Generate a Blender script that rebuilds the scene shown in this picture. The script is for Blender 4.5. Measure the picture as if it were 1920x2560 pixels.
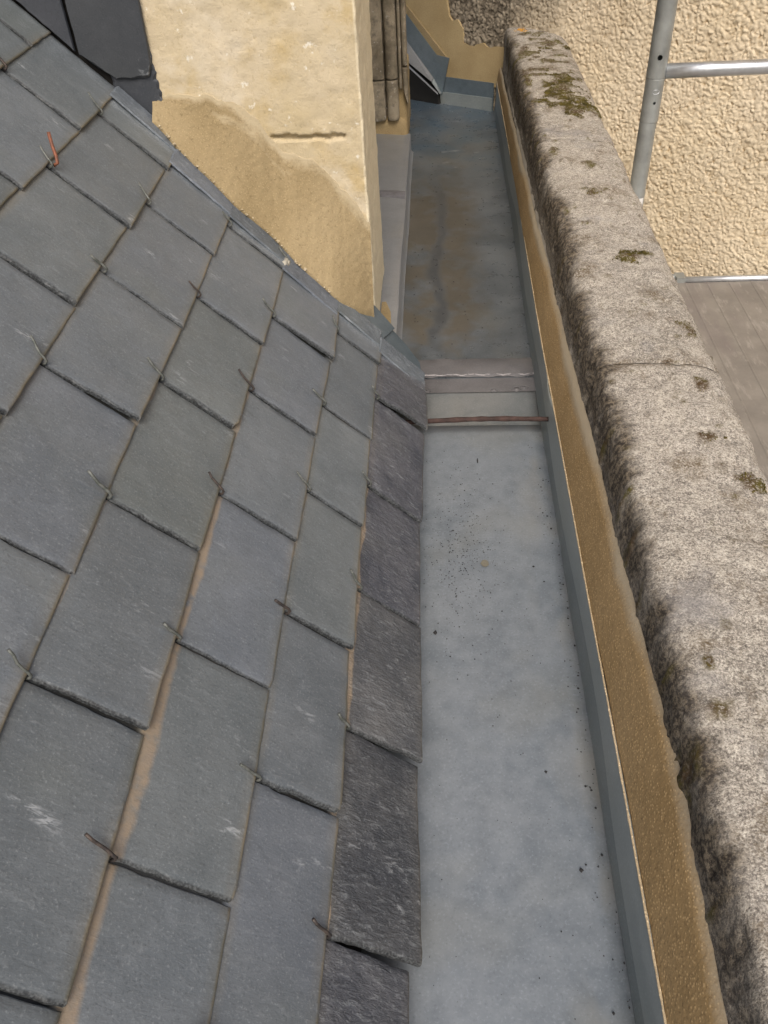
import bpy, math, random
import numpy as np
from mathutils import Vector, Matrix

for o in list(bpy.data.objects): bpy.data.objects.remove(o)
random.seed(7)
rng = np.random.default_rng(11)
S = bpy.context.scene
COL = S.collection

# ------------------------------------------------------------------ camera
R = np.array([[0.99742577, 0.04790986, -0.05335233],
              [-0.00671506, -0.67836001, -0.73469899],
              [-0.07139141, 0.73316598, -0.67629204]])
cd = bpy.data.cameras.new('camera')
cd.sensor_fit = 'VERTICAL'; cd.sensor_height = 24.0
cd.lens = 2020 / 2560 * 24.0
cd.clip_start = 0.01; cd.clip_end = 500
cam = bpy.data.objects.new('camera', cd); COL.objects.link(cam)
mw = Matrix.Identity(4)
for i in range(3):
    mw[i][0] = R[0][i]; mw[i][1] = -R[1][i]; mw[i][2] = -R[2][i]
mw[2][3] = 0.92
cam.matrix_world = mw
S.camera = cam

# ------------------------------------------------------------------ light
SUN_EL, SUN_AZ = math.radians(50), math.radians(176)     # azimuth clockwise from +Y
w = bpy.data.worlds.new('World'); S.world = w; w.use_nodes = True
nt = w.node_tree
bg = nt.nodes['Background']
sky = nt.nodes.new('ShaderNodeTexSky'); sky.sky_type = 'NISHITA'; sky.sun_disc = False
sky.sun_elevation = SUN_EL; sky.sun_rotation = SUN_AZ
sky.air_density = 1.0; sky.dust_density = 6.0; sky.ozone_density = 0.6
nt.links.new(sky.outputs[0], bg.inputs[0]); bg.inputs[1].default_value = 0.105
sd = bpy.data.lights.new('sun', 'SUN'); sd.energy = 1.5; sd.angle = math.radians(30); sd.color = (1, 0.95, 0.87)
so = bpy.data.objects.new('sun', sd); COL.objects.link(so)
dv = Vector((math.sin(SUN_AZ) * math.cos(SUN_EL), math.cos(SUN_AZ) * math.cos(SUN_EL), math.sin(SUN_EL)))
so.rotation_euler = dv.to_track_quat('Z', 'Y').to_euler(); so.location = (3, -3, 5)
S.view_settings.view_transform = 'Standard'; S.view_settings.look = 'None'
S.view_settings.gamma = 1; S.view_settings.exposure = 0.34
S.view_settings.use_curve_mapping = False
S.render.engine = 'CYCLES'
S.cycles.max_bounces = 5

# ------------------------------------------------------------------ noise
def _h(ix, iy, iz, s):
    n = (ix * 374761393 + iy * 668265263 + iz * 2147483647 + s * 1274126177) & 0xffffffff
    n = ((n ^ (n >> 13)) * 1274126177) & 0xffffffff
    n = ((n ^ (n >> 16)) * 2246822519) & 0xffffffff
    return ((n ^ (n >> 15)) & 0xffff) / 65535.0
def vn(x, y, z=0.0, s=0):
    x, y, z = np.broadcast_arrays(np.asarray(x, float), np.asarray(y, float), np.asarray(z, float))
    fx, fy, fz = np.floor(x), np.floor(y), np.floor(z)
    ix, iy, iz = fx.astype(np.int64), fy.astype(np.int64), fz.astype(np.int64)
    tx, ty, tz = x - fx, y - fy, z - fz
    tx, ty, tz = [t * t * t * (t * (t * 6 - 15) + 10) for t in (tx, ty, tz)]
    out = 0
    for a in (0, 1):
        wx = tx if a else 1 - tx
        for b in (0, 1):
            wy = ty if b else 1 - ty
            for c in (0, 1):
                wz = tz if c else 1 - tz
                out = out + wx * wy * wz * _h(ix + a, iy + b, iz + c, s)
    return out * 2 - 1
def fbm(x, y, z=0.0, o=4, s=0, g=0.5):
    r, a, f = 0, 1, 1
    for k in range(o):
        r = r + a * vn(np.asarray(x) * f + 7.3 * k, np.asarray(y) * f - 3.1 * k, np.asarray(z) * f + 1.7 * k, s + k); a *= g; f *= 2.03
    return r

# ------------------------------------------------------------------ objects
def mesh(name, verts, faces, mat, parent=None, smooth=False):
    me = bpy.data.meshes.new(name)
    me.from_pydata([tuple(map(float, v)) for v in verts], [], [tuple(int(i) for i in f) for f in faces]); me.update()
    if mat: me.materials.append(mat)
    if smooth: me.polygons.foreach_set('use_smooth', [True] * len(me.polygons))
    o = bpy.data.objects.new(name, me); COL.objects.link(o)
    if parent: o.parent = parent
    return o
def empty(name, loc=(0, 0, 0)):
    o = bpy.data.objects.new(name, None); COL.objects.link(o); o.location = loc; o.empty_display_size = 0.1
    return o
def tag(o, label=None, cat=None, kind=None, group=None):
    if label: o['label'] = label
    if cat: o['category'] = cat
    if kind: o['kind'] = kind
    if group: o['group'] = group
    return o
class MB:
    def __init__(s): s.v = []; s.f = []
    def add(s, v, f):
        n = len(s.v); s.v += [tuple(p) for p in v]; s.f += [tuple(i + n for i in q) for q in f]; return s
    def grid(s, P, flip=False):           # P: (n,m,3)
        n, m, _ = P.shape; b = len(s.v)
        s.v += [tuple(p) for p in P.reshape(-1, 3)]
        for i in range(n - 1):
            for j in range(m - 1):
                q = (b + i * m + j, b + (i + 1) * m + j, b + (i + 1) * m + j + 1, b + i * m + j + 1)
                s.f.append(q[::-1] if flip else q)
        return s
    def box(s, x0, x1, y0, y1, z0, z1):
        v = [(x, y, z) for x in (x0, x1) for y in (y0, y1) for z in (z0, z1)]
        return s.add(v, [(0, 1, 3, 2), (4, 6, 7, 5), (0, 4, 5, 1), (2, 3, 7, 6), (0, 2, 6, 4), (1, 5, 7, 3)])
    def tube(s, pts, r, n=10, cap=True):
        pts = [Vector(p) for p in pts]; rs = r if hasattr(r, '__len__') else [r] * len(pts)
        b = len(s.v); up = None
        for k, p in enumerate(pts):
            d = (pts[min(k + 1, len(pts) - 1)] - pts[max(k - 1, 0)]).normalized()
            if up is None:
                up = d.orthogonal().normalized()
            up = (up - d * up.dot(d)).normalized(); q = d.cross(up)
            for i in range(n):
                a = 2 * math.pi * i / n
                s.v.append(tuple(p + (up * math.cos(a) + q * math.sin(a)) * rs[k]))
        for k in range(len(pts) - 1):
            for i in range(n):
                j = (i + 1) % n
                s.f.append((b + k * n + i, b + k * n + j, b + (k + 1) * n + j, b + (k + 1) * n + i))
        if cap:
            s.f.append(tuple(b + i for i in range(n))[::-1]); s.f.append(tuple(b + (len(pts) - 1) * n + i for i in range(n)))
        return s
    def build(s, name, mat, parent=None, smooth=False): return mesh(name, s.v, s.f, mat, parent, smooth)
def weld(o, d=1e-5):
    import bmesh
    bm = bmesh.new(); bm.from_mesh(o.data); bmesh.ops.remove_doubles(bm, verts=bm.verts, dist=d)
    bmesh.ops.recalc_face_normals(bm, faces=bm.faces); bm.to_mesh(o.data); bm.free()
    return o
def block(name, b, step, amp, mat, parent=None, scale=25, seed=0, rnd=0.0, extra=None, smooth=True):
    """box with subdivided, roughened faces; rnd rounds the arrises"""
    x0, x1, y0, y1, z0, z1 = b
    def ax(a, c): return np.linspace(a, c, max(2, int(round((c - a) / step)) + 1))
    X, Y, Z = ax(x0, x1), ax(y0, y1), ax(z0, z1)
    m = MB()
    def g(A, B, f):
        a, bb = np.meshgrid(A, B, indexing='ij'); m.grid(np.stack(f(a, bb), -1))
    o_ = lambda a, c: np.full(a.shape, c)
    g(X, Z, lambda a, c: (a, o_(a, y0), c)); g(X, Z, lambda a, c: (a, o_(a, y1), c))
    g(Y, Z, lambda a, c: (o_(a, x0), a, c)); g(Y, Z, lambda a, c: (o_(a, x1), a, c))
    g(X, Y, lambda a, c: (a, c, o_(a, z0))); g(X, Y, lambda a, c: (a, c, o_(a, z1)))
    V = np.array(m.v)
    if rnd > 0:
        lo = np.array([x0, y0, z0]) + rnd; hi = np.array([x1, y1, z1]) - rnd
        c = np.clip(V, lo, hi); d = V - c; L = np.linalg.norm(d, axis=1, keepdims=True)
        V = np.where(L > rnd, c + d / np.maximum(L, 1e-9) * rnd, V)
    D = np.stack([fbm(V[:, 0] * scale + 11 * k, V[:, 1] * scale, V[:, 2] * scale, 4, seed + 20 * k) for k in range(3)], 1)
    V = V + D * amp
    if extra: V = extra(V)
    o = mesh(name, V, m.f, mat, parent, smooth)
    return weld(o, 1e-5)
def prism(name, pts, org, ua, va, na, t, mat, parent=None, bev=0.0, jit=0.0, step=0.006):
    """ragged flat plate: outline pts (a,b) in frame org,ua,va; thickness t along na"""
    org, ua, va, na = map(lambda q: np.array(q, float), (org, ua, va, na))
    P = []
    n = len(pts)
    for i in range(n):
        a = np.array(pts[i], float); b = np.array(pts[(i + 1) % n], float)
        k = max(1, int(np.linalg.norm(b - a) / step))
        for j in range(k): P.append(a + (b - a) * j / k)
    P = np.array(P); n = len(P); c = P.mean(0)
    J = rng.normal(0, 1, n); J = (J + np.roll(J, 1)) / 1.4 * jit
    out = (P - c) / np.linalg.norm(P - c, axis=1, keepdims=True)
    P = P + out * J[:, None]
    B2 = rng.uniform(.3, 1.6, n); B2 = (B2 + np.roll(B2, 1) + np.roll(B2, -1)) / 3 * bev
    I = P - out * B2[:, None]
    W = lambda q, h: org + q[:, :1] * ua + q[:, 1:] * va + na * h
    v = list(W(I, t)) + list(W(P, t * (0.45 if bev > 0 else 1))) + list(W(P, 0))
    f = [tuple(range(n))]
    for i in range(n):
        j = (i + 1) % n
        f += [(i, n + i, n + j, j), (n + i, 2 * n + i, 2 * n + j, n + j)]
    f.append(tuple(range(2 * n, 3 * n))[::-1])
    return mesh(name, v, f, mat, parent)

# ------------------------------------------------------------------ materials
class M:
    def __init__(s, name, rough=0.6, spec=0.5, metal=0.0):
        s.m = bpy.data.materials.new(name); s.m.use_nodes = True; s.t = s.m.node_tree
        s.b = s.t.nodes['Principled BSDF']
        s.b.inputs['Roughness'].default_value = rough; s.b.inputs['Specular IOR Level'].default_value = spec
        s.b.inputs['Metallic'].default_value = metal
        s.tc = s.t.nodes.new('ShaderNodeTexCoord'); s.co = s.tc.outputs['Object']
    def set(s, sock, v):
        if hasattr(v, 'is_linked') or isinstance(v, bpy.types.NodeSocket): s.t.links.new(v, sock)
        else: sock.default_value = (*v, 1) if (isinstance(v, (tuple, list)) and len(v) == 3 and sock.type == 'RGBA') else v
    def node(s, ty, **k):
        n = s.t.nodes.new(ty)
        for a, v in k.items(): setattr(n, a, v)
        return n
    def map(s, scale=(1, 1, 1), rot=(0, 0, 0), loc=(0, 0, 0), v=None):
        n = s.node('ShaderNodeMapping'); s.set(n.inputs[0], v or s.co)
        n.inputs[1].default_value = loc; n.inputs[2].default_value = rot; n.inputs[3].default_value = scale
        return n.outputs[0]
    def noise(s, scale, detail=4, rough=0.55, v=None, dist=0.0):
        n = s.node('ShaderNodeTexNoise'); s.set(n.inputs['Vector'], v or s.co)
        n.inputs['Scale'].default_value = scale; n.inputs['Detail'].default_value = detail
        n.inputs['Roughness'].default_value = rough; n.inputs['Distortion'].default_value = dist
        return n.outputs[0]
    def voro(s, scale, v=None, feature='F1', out=0, rand=1.0):
        n = s.node('ShaderNodeTexVoronoi', feature=feature); s.set(n.inputs['Vector'], v or s.co)
        n.inputs['Scale'].default_value = scale; n.inputs['Randomness'].default_value = rand
        return n.outputs[out]
    def ramp(s, f, stops):
        n = s.node('ShaderNodeValToRGB'); s.set(n.inputs[0], f); r = n.color_ramp
        while len(r.elements) < len(stops): r.elements.new(0.5)
        for e, (p, c) in zip(r.elements, stops):
            e.position = p; e.color = (*c, 1) if isinstance(c, (tuple, list)) else (c, c, c, 1)
        return n.outputs[0]
    def mr(s, f, a, b, c=0.0, d=1.0):
        n = s.node('ShaderNodeMapRange'); s.set(n.inputs[0], f)
        for i, q in enumerate((a, b, c, d)): s.set(n.inputs[i + 1], q)
        return n.outputs[0]
    def math(s, op, a, b=0.0):
        n = s.node('ShaderNodeMath', operation=op); s.set(n.inputs[0], a); s.set(n.inputs[1], b)
        return n.outputs[0]
    def mix(s, f, a, b, bl='MIX'):
        n = s.node('ShaderNodeMix', data_type='RGBA', blend_type=bl); n.clamp_factor = True
        s.set(n.inputs[0], f); s.set(n.inputs[6], a); s.set(n.inputs[7], b)
        return n.outputs[2]
    def xyz(s, v=None):
        n = s.node('ShaderNodeSeparateXYZ'); s.set(n.inputs[0], v or s.co); return n.outputs
    def attr(s, name):
        n = s.node('ShaderNodeAttribute', attribute_type='OBJECT', attribute_name=name); return n.outputs['Fac']
    def vattr(s, name):
        n = s.node('ShaderNodeAttribute', attribute_type='GEOMETRY', attribute_name=name); return n.outputs['Fac']
    def rand(s): return s.node('ShaderNodeObjectInfo').outputs['Random']
    def shift(s, k=9.0):
        n = s.node('ShaderNodeVectorMath', operation='ADD'); s.set(n.inputs[0], s.co)
        r = s.math('MULTIPLY', s.rand(), k); c = s.node('ShaderNodeCombineXYZ'); s.set(c.inputs[0], r); s.set(c.inputs[1], s.math('MULTIPLY', r, 1.7)); s.set(c.inputs[2], 0.0)
        s.set(n.inputs[1], c.outputs[0]); return n.outputs[0]
    def bump(s, h, strength=0.5, dist=0.002, nrm=None):
        n = s.node('ShaderNodeBump'); s.set(n.inputs['Height'], h)
        n.inputs['Strength'].default_value = strength; n.inputs['Distance'].default_value = dist
        if nrm: s.set(n.inputs['Normal'], nrm)
        s.t.links.new(n.outputs[0], s.b.inputs['Normal']); return n.outputs[0]
    def col(s, c): s.set(s.b.inputs['Base Color'], c); return s
    def rgh(s, c): s.set(s.b.inputs['Roughness'], c); return s

def slate_material(name, base, base2, riven=1.0, wear=0.6, pale=(.29, .315, .335)):
    m = M(name, 0.55, 0.45); v = m.shift()
    x, y, z = m.xyz()
    big = m.noise(9, 3, .6, v); md = m.noise(34, 3, .65, v); fine = m.noise(420, 1, .6, v)
    gr = m.noise(75, 3, .7, m.map((.8, 2.6, 1), (0, 0, math.radians(-38)), v=v), .5)
    c = m.mix(m.mr(big, .35, .68), base, base2)
    c = m.mix(m.mr(md, .5, .72, 0, .3), c, tuple(q * 1.25 for q in base2))
    c = m.mix(m.mr(m.noise(2.2, 2, .5, m.map((1, .6, 1), (0, 0, .7), v=v)), .5, .7, 0, .5), c, tuple(q * .84 for q in base))
    hue = m.mr(m.rand(), 0, 1, .92, 1.08)
    g = m.node('ShaderNodeMix', data_type='RGBA', blend_type='MULTIPLY'); g.inputs[0].default_value = 1
    cb = m.node('ShaderNodeCombineColor'); m.set(cb.inputs[0], hue); m.set(cb.inputs[1], hue); m.set(cb.inputs[2], m.math('MULTIPLY', hue, m.mr(m.math('FRACT', m.math('MULTIPLY', m.rand(), 7.3)), 0, 1, .95, 1.05)))
    m.set(g.inputs[6], c); m.set(g.inputs[7], cb.outputs[0]); c = g.outputs[2]
    c = m.mix(m.mr(m.noise(5, 2, .6, m.map(loc=(3, 8, 1), v=v)), .55, .75, 0, .35), c, tuple(q * k for q, k in zip(base2, (1.0, .99, .84))))
    c = m.mix(m.mr(gr, .55, .74, 0, .24 if riven < 1 else .5), c, pale)
    c = m.mix(m.mr(gr, .30, .44, .22, 0), c, tuple(q * .62 for q in base))
    c = m.mix(m.mr(fine, .60, .78, 0, .45), c, pale)
    c = m.mix(m.mr(fine, .22, .40, .45, 0), c, tuple(q * .45 for q in base))
    sc = m.math('MULTIPLY', m.mr(m.noise(14, 1, .5, m.map((1, 1.6, 1), loc=(1, 4, 0), v=v)), .67, .77), m.mr(gr, .5, .62))
    c = m.mix(m.math('MULTIPLY', sc, wear), c, (.46, .49, .52))
    # lime staining left just below the tails of the slates above
    wob = m.math('ADD', m.math('MULTIPLY', big, .022), -.011)
    d = m.math('SUBTRACT', m.attr('gauge'), m.math('ADD', x, wob))
    st = m.math('MULTIPLY', m.mr(d, m.math('MULTIPLY', m.attr('stain'), .0105), m.math('MULTIPLY', m.attr('stain'), .0150), 1, 0), m.mr(m.attr('stain'), .05, .3))
    st = m.math('MULTIPLY', m.math('MULTIPLY', st, m.mr(d, -.007, -.003)), m.mr(md, .28, .5))
    c = m.mix(m.mr(d, -.010, -.004, .9, 0), c, (.02, .02, .018))
    c = m.mix(m.math('MULTIPLY', st, .85), c, m.mix(m.mr(md, .4, .65), (.34, .26, .175), (.26, .22, .18)))
    tl = m.math('MULTIPLY', m.vattr('tail'), m.mr(md, .25, .5))
    c = m.mix(m.math('MULTIPLY', tl, .85), c, m.mix(m.mr(big, .35, .65), (.115, .105, .065), (.27, .22, .14)))
    c = m.mix(m.math('MULTIPLY', m.vattr('edge'), m.mr(gr, .3, .6, .75, 1)), c, m.mix(m.mr(fine, .4, .65), (.016, .018, .02), (.075, .082, .086)))  # dark dressed edges, with the joint shadow painted into them
    ck = m.math('MULTIPLY', m.vattr('chalk'), m.mr(m.math('ADD', md, m.math('MULTIPLY', m.math('SUBTRACT', gr, .5), .6)), .34, .58))
    c = m.mix(m.math('MULTIPLY', ck, .85), c, m.mix(m.mr(fine, .45, .6), (.20, .235, .28), (.40, .44, .48)))
    m.col(c)
    m.rgh(m.mr(md, .3, .7, .45, .66))
    h = m.math('ADD', m.math('MULTIPLY', gr, 1.0 * riven), m.math('ADD', m.math('MULTIPLY', md, 2.0 * riven), m.math('MULTIPLY', fine, .3)))
    m.bump(h, .55, .0016 * (0.6 + riven * .6))
    return m.m
MAT_SLATE = slate_material('slate_grey', (.120, .139, .156), (.156, .175, .191), .6)
MAT_SLATE_EAVE = slate_material('slate_eave', (.058, .064, .078), (.120, .124, .134), 1.6, .6)
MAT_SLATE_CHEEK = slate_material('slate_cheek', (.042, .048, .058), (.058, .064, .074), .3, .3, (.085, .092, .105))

def hook_material(name, a, b, metal=.4):
    m = M(name, .6, .4, metal); m.col(m.mix(m.mr(m.noise(160, 3, .6, m.shift()), .4, .6), a, b)); m.bump(m.noise(600, 2), .4, .0004); return m.m
MAT_HOOK = [hook_material('hook_grey', (.10, .11, .10), (.18, .19, .18)), hook_material('hook_dark', (.05, .045, .045), (.10, .08, .07)), hook_material('hook_rust', (.33, .11, .05), (.14, .08, .06), .1)]

def zinc_material(name, a, b, far=False, metal=.25, rough=.48):
    m = M(name, rough, .5, metal)
    kk = .45 if 'weathered' in name else (.15 if 'silted' in name else .3)
    n1 = m.noise(6, 4, .62, None, .3); n2 = m.noise(34, 4, .7); fine = m.noise(330, 1, .6)
    c = m.mix(m.mr(n1, .36, .66), a, b)
    c = m.mix(m.mr(n2, .44, .66, 0, kk), c, tuple(q * 1.2 for q in b))
    c = m.mix(m.mr(n2, .30, .44, kk, 0), c, tuple(q * .82 for q in a))
    c = m.mix(m.mr(m.noise(7, 2, .5, m.map(loc=(9, 1, 0))), .54, .70, 0, .32), c, tuple(q * k for q, k in zip(b, (1.12, 1.03, .86))))
    c = m.mix(m.mr(fine, .58, .76, 0, .35), c, tuple(min(1, q * 1.5) for q in b))
    c = m.mix(m.mr(fine, .24, .40, .3, 0), c, tuple(q * .6 for q in a))
    if 'weathered' in name:
        xx, yy, zz = m.xyz()
        c = m.mix(m.math('MULTIPLY', m.mr(xx, .12, .175), m.mr(m.noise(11, 3, .6, m.map((1, .45, 1), loc=(2, 5, 0))), .45, .65, 0, .5)), c, (.33, .31, .26))
    r = m.mr(n2, .3, .7, rough - .02, rough + .08)
    m.col(c); m.rgh(r)
    m.bump(m.math('ADD', m.math('MULTIPLY', n1, 3.0), m.math('MULTIPLY', fine, .12)), .3, .0012)
    m.last = (c, r); m.n1 = n1
    return m
MAT_ZINC = zinc_material('zinc_weathered', (.182, .212, .243), (.240, .268, .297)).m
MAT_ZINC_UP = zinc_material('zinc_upstand', (.265, .30, .302), (.32, .35, .352), rough=.42).m
MAT_ZINC_SILL = zinc_material('zinc_sill', (.30, .32, .345), (.36, .38, .405), metal=.4, rough=.34).m
MAT_ZINC_BLUE = zinc_material('zinc_blue', (.13, .17, .20), (.20, .245, .28), metal=.4, rough=.36).m
MAT_SOLDER = zinc_material('zinc_solder', (.130, .128, .134), (.175, .172, .178), metal=.2, rough=.5).m
# far gutter floor with dried silt
fm = zinc_material('zinc_silted', (.112, .130, .145), (.20, .222, .242), metal=.4, rough=.27)
c, r = fm.last; x, y, z = fm.xyz()
wn = fm.math('SUBTRACT', fm.noise(5, 3, .6, fm.map((1, .5, 1))), .5); w2 = fm.math('SUBTRACT', fm.noise(8, 3, .65, fm.map((1, .8, 1), loc=(3, 7, 1))), .5)
wx = fm.math('ADD', x, fm.math('MULTIPLY', wn, .10)); wy = fm.math('ADD', y, fm.math('MULTIPLY', w2, .8))
band = fm.math('MULTIPLY', fm.mr(fm.math('ADD', x, fm.math('MULTIPLY', w2, .16)), .055, .125, 1, 0), fm.math('MULTIPLY', fm.mr(wy, 1.46, 1.60), fm.mr(wy, 2.35, 2.75, 1, 0)))
gap = fm.mr(fm.math('ABSOLUTE', fm.math('SUBTRACT', fm.math('ADD', wx, fm.math('MULTIPLY', w2, .05)), -.005)), fm.mr(w2, -.2, .2, .0, .010), fm.mr(w2, -.2, .2, .012, .034))
silt = fm.math('MULTIPLY', band, fm.math('MULTIPLY', gap, fm.mr(fm.noise(10, 3, .6), .30, .52)))
c = fm.mix(fm.math('MULTIPLY', fm.math('MULTIPLY', band, fm.math('SUBTRACT', 1.0, gap)), .75), c, (.095, .10, .105))
c = fm.mix(fm.math('MULTIPLY', silt, .72), c, fm.mix(fm.mr(w2, -.2, .2), (.115, .097, .066), (.170, .143, .10)))
c = fm.mix(fm.math('MULTIPLY', fm.mr(y, 2.35, 2.75), fm.mr(fm.noise(9, 4), .4, .6, .1, .7)), c, (.10, .155, .21))  # blue reflection painted into the colour of the far end
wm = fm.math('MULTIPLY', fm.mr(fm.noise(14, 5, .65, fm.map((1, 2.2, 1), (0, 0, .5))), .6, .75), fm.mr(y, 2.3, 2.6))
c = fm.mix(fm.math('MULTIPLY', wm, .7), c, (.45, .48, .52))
fm.col(c); fm.rgh(fm.math('ADD', r, fm.math('MULTIPLY', silt, .15)))
MAT_ZINC_FAR = fm.m

def mortar_material(name, a, b, dark, bs=1.0, pale=None, sand=.75):
    m = M(name, .85, .3)
    n1 = m.noise(6, 3, .6); g = m.noise(230, 2, .7); g2 = m.voro(270)
    c = m.mix(m.mr(n1, .35, .68), a, b)
    c = m.mix(m.mr(g, .28, .44, .5, 0), c, dark)
    c = m.mix(m.mr(g2, .16, .34, sand, 0), c, tuple(min(1, q * 1.75) for q in b))
    if pale: c = m.mix(m.mr(m.math('ADD', m.vattr('edge'), m.math('MULTIPLY', m.math('SUBTRACT', g, .5), .5)), .3, .95), c, pale)
    m.col(c); m.bump(m.math('ADD', m.math('MULTIPLY', g2, -.6), g), .4, .0012 * bs)
    return m.m
MAT_MORTAR = mortar_material('mortar_brown', (.32, .215, .098), (.39, .272, .138), (.15, .097, .044), 1.0, pale=(.38, .32, .23))
MAT_MORTAR_TAN = mortar_material('mortar_tan', (.275, .210, .112), (.335, .262, .150), (.14, .10, .048), 1.2, pale=(.46, .385, .255), sand=.25)
MAT_RENDER = mortar_material('render_ochre', (.35, .26, .135), (.46, .36, .20), (.24, .165, .08), .4, sand=.2)

# dormer limestone
sm = M('limestone', .85, .25)
n1 = sm.noise(5, 4, .65); g = sm.noise(180, 2, .7); xx_, yy_, zz_ = sm.xyz()
c = sm.mix(sm.mr(n1, .36, .66), (.53, .44, .275), (.61, .525, .38))
c = sm.mix(sm.mr(sm.noise(9, 5, .6, sm.map(loc=(2, 5, 3))), .5, .68, 0, .75), c, (.50, .375, .17))
c = sm.mix(sm.mr(sm.noise(8, 5, .6, sm.map(loc=(7, 1, 6))), .54, .7, 0, .7), c, (.72, .66, .55))
c = sm.mix(sm.mr(g, .24, .42, .4, 0), c, (.33, .25, .14))
c = sm.mix(sm.mr(sm.noise(55, 3, .6), .66, .72, 0, .8), c, (.80, .77, .68))
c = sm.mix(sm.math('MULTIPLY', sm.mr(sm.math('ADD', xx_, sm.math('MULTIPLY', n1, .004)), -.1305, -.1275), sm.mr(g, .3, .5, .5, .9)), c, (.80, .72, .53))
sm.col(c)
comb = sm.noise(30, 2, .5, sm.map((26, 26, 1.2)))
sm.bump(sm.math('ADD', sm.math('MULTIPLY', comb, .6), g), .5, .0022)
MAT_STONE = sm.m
sm = M('limestone_weathered', .9, .2)
c = sm.mix(sm.mr(sm.noise(10, 6, .7), .35, .62), (.16, .135, .095), (.36, .31, .23))
c = sm.mix(sm.mr(sm.noise(45, 4, .7), .5, .68, 0, .8), c, (.13, .115, .09))
c = sm.mix(sm.mr(sm.noise(70, 3, .7), .62, .7, 0, .8), c, (.55, .52, .46))
sm.col(c); sm.bump(sm.noise(120, 5, .7), .6, .003); MAT_STONE_OLD = sm.m

# parapet coping: lichened stone
pm = M('coping_stone', .92, .2)
cl = pm.noise(4.5, 5, .6); mid = pm.noise(24, 4, .7); gr = pm.noise(150, 3, .8); fi = pm.noise(430, 2, .8); sp = pm.noise(300, 1, .6, pm.map(loc=(3, 3, 3)))
c = pm.mix(pm.mr(cl, .36, .62), (.28, .255, .22), (.375, .34, .295))
c = pm.mix(pm.mr(mid, .47, .64, 0, .6), c, (.485, .445, .38))
c = pm.mix(pm.mr(mid, .30, .45, .45, 0), c, (.20, .185, .17))
c = pm.mix(pm.mr(gr, .52, .64, 0, .7), c, (.60, .565, .495))
c = pm.mix(pm.mr(gr, .36, .46, .75, 0), c, (.135, .12, .105))
c = pm.mix(pm.mr(fi, .53, .64, 0, .75), c, (.68, .635, .555))
c = pm.mix(pm.mr(fi, .36, .46, .75, 0), c, (.095, .085, .075))
c = pm.mix(pm.math('MULTIPLY', pm.mr(pm.noise(13, 5, .7, pm.map(loc=(5, 3, 1))), .54, .68), pm.mr(sp, .38, .55, .15, .9)), c, (.13, .095, .055))
c = pm.mix(pm.mr(pm.noise(10, 4, .6, pm.map(loc=(8, 8, 2))), .58, .74, 0, .55), c, (.25, .245, .25))
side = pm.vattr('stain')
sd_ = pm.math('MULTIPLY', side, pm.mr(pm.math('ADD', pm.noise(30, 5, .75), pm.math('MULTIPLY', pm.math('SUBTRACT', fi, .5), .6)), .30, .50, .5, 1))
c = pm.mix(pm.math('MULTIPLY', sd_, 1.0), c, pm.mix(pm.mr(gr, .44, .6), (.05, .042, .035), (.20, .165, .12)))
ms = pm.math('MULTIPLY', pm.vattr('moss'), pm.mr(sp, .33, .52, .25, 1))
c = pm.mix(ms, c, pm.mix(pm.mr(pm.noise(35, 3, .6), .4, .6), (.10, .085, .018), (.085, .055, .028)))
pm.col(c)
pm.bump(pm.math('ADD', pm.math('MULTIPLY', gr, 1.0), pm.math('ADD', pm.math('MULTIPLY', mid, .8), pm.math('MULTIPLY', fi, .8))), .6, .0022)
MAT_COPING = pm.m

def rough_wall(name):
    m = M(name, .9, .2)
    x, y, z = m.xyz()
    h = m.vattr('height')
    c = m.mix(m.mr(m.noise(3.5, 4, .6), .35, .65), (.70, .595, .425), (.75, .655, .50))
    c = m.mix(m.mr(h, .05, .45, .75, 0), c, (.40, .285, .15))  # shade between the grains painted in, so the relief reads
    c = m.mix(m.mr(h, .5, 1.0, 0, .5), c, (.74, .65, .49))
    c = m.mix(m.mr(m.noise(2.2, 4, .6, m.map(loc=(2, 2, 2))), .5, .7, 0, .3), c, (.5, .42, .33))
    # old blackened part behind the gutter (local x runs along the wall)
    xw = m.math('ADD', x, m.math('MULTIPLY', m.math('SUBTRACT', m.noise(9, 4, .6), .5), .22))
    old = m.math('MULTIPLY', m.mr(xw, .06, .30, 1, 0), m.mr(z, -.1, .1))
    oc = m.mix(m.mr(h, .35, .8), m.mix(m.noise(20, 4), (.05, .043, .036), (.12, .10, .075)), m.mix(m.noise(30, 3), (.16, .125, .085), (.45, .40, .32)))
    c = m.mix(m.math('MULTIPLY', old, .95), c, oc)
    m.col(c); m.bump(m.noise(160, 4, .7), .5, .002)
    return m.m
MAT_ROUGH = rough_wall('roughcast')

def plain(name, c, rough=.6, metal=0.0, ns=30, var=.25, bump=.3, bd=.001):
    m = M(name, rough, .45, metal)
    a = tuple(q * (1 - var) for q in c); b = tuple(min(1, q * (1 + var)) for q in c)
    n = m.noise(ns, 5, .65); m.col(m.mix(m.mr(n, .32, .68), a, b)); m.bump(m.noise(ns * 6, 3), bump, bd); m.rgh(m.mr(n, .3, .7, rough - .08, rough + .1))
    return m.m
MAT_GALV = plain('galvanised_steel', (.33, .35, .345), .48, .45, 14, .22, .25, .0006)
MAT_GALV_BAR = plain('galvanised_rail', (.60, .63, .67), .34, .8, 18, .15, .25, .0006)
MAT_RUST = plain('rusty_iron', (.062, .036, .031), .75, .1, 60, .55, .8, .002)
MAT_DARK = plain('dark_boarding_void', (.015, .014, .013), .9)
MAT_WOOD = plain('grey_boarding', (.09, .075, .06), .85)
MAT_GROUND = plain('courtyard_gravel', (.22, .2, .17), .9, 0, 3)
MAT_GRIT = plain('dark_grit', (.03, .03, .032), .8)
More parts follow.
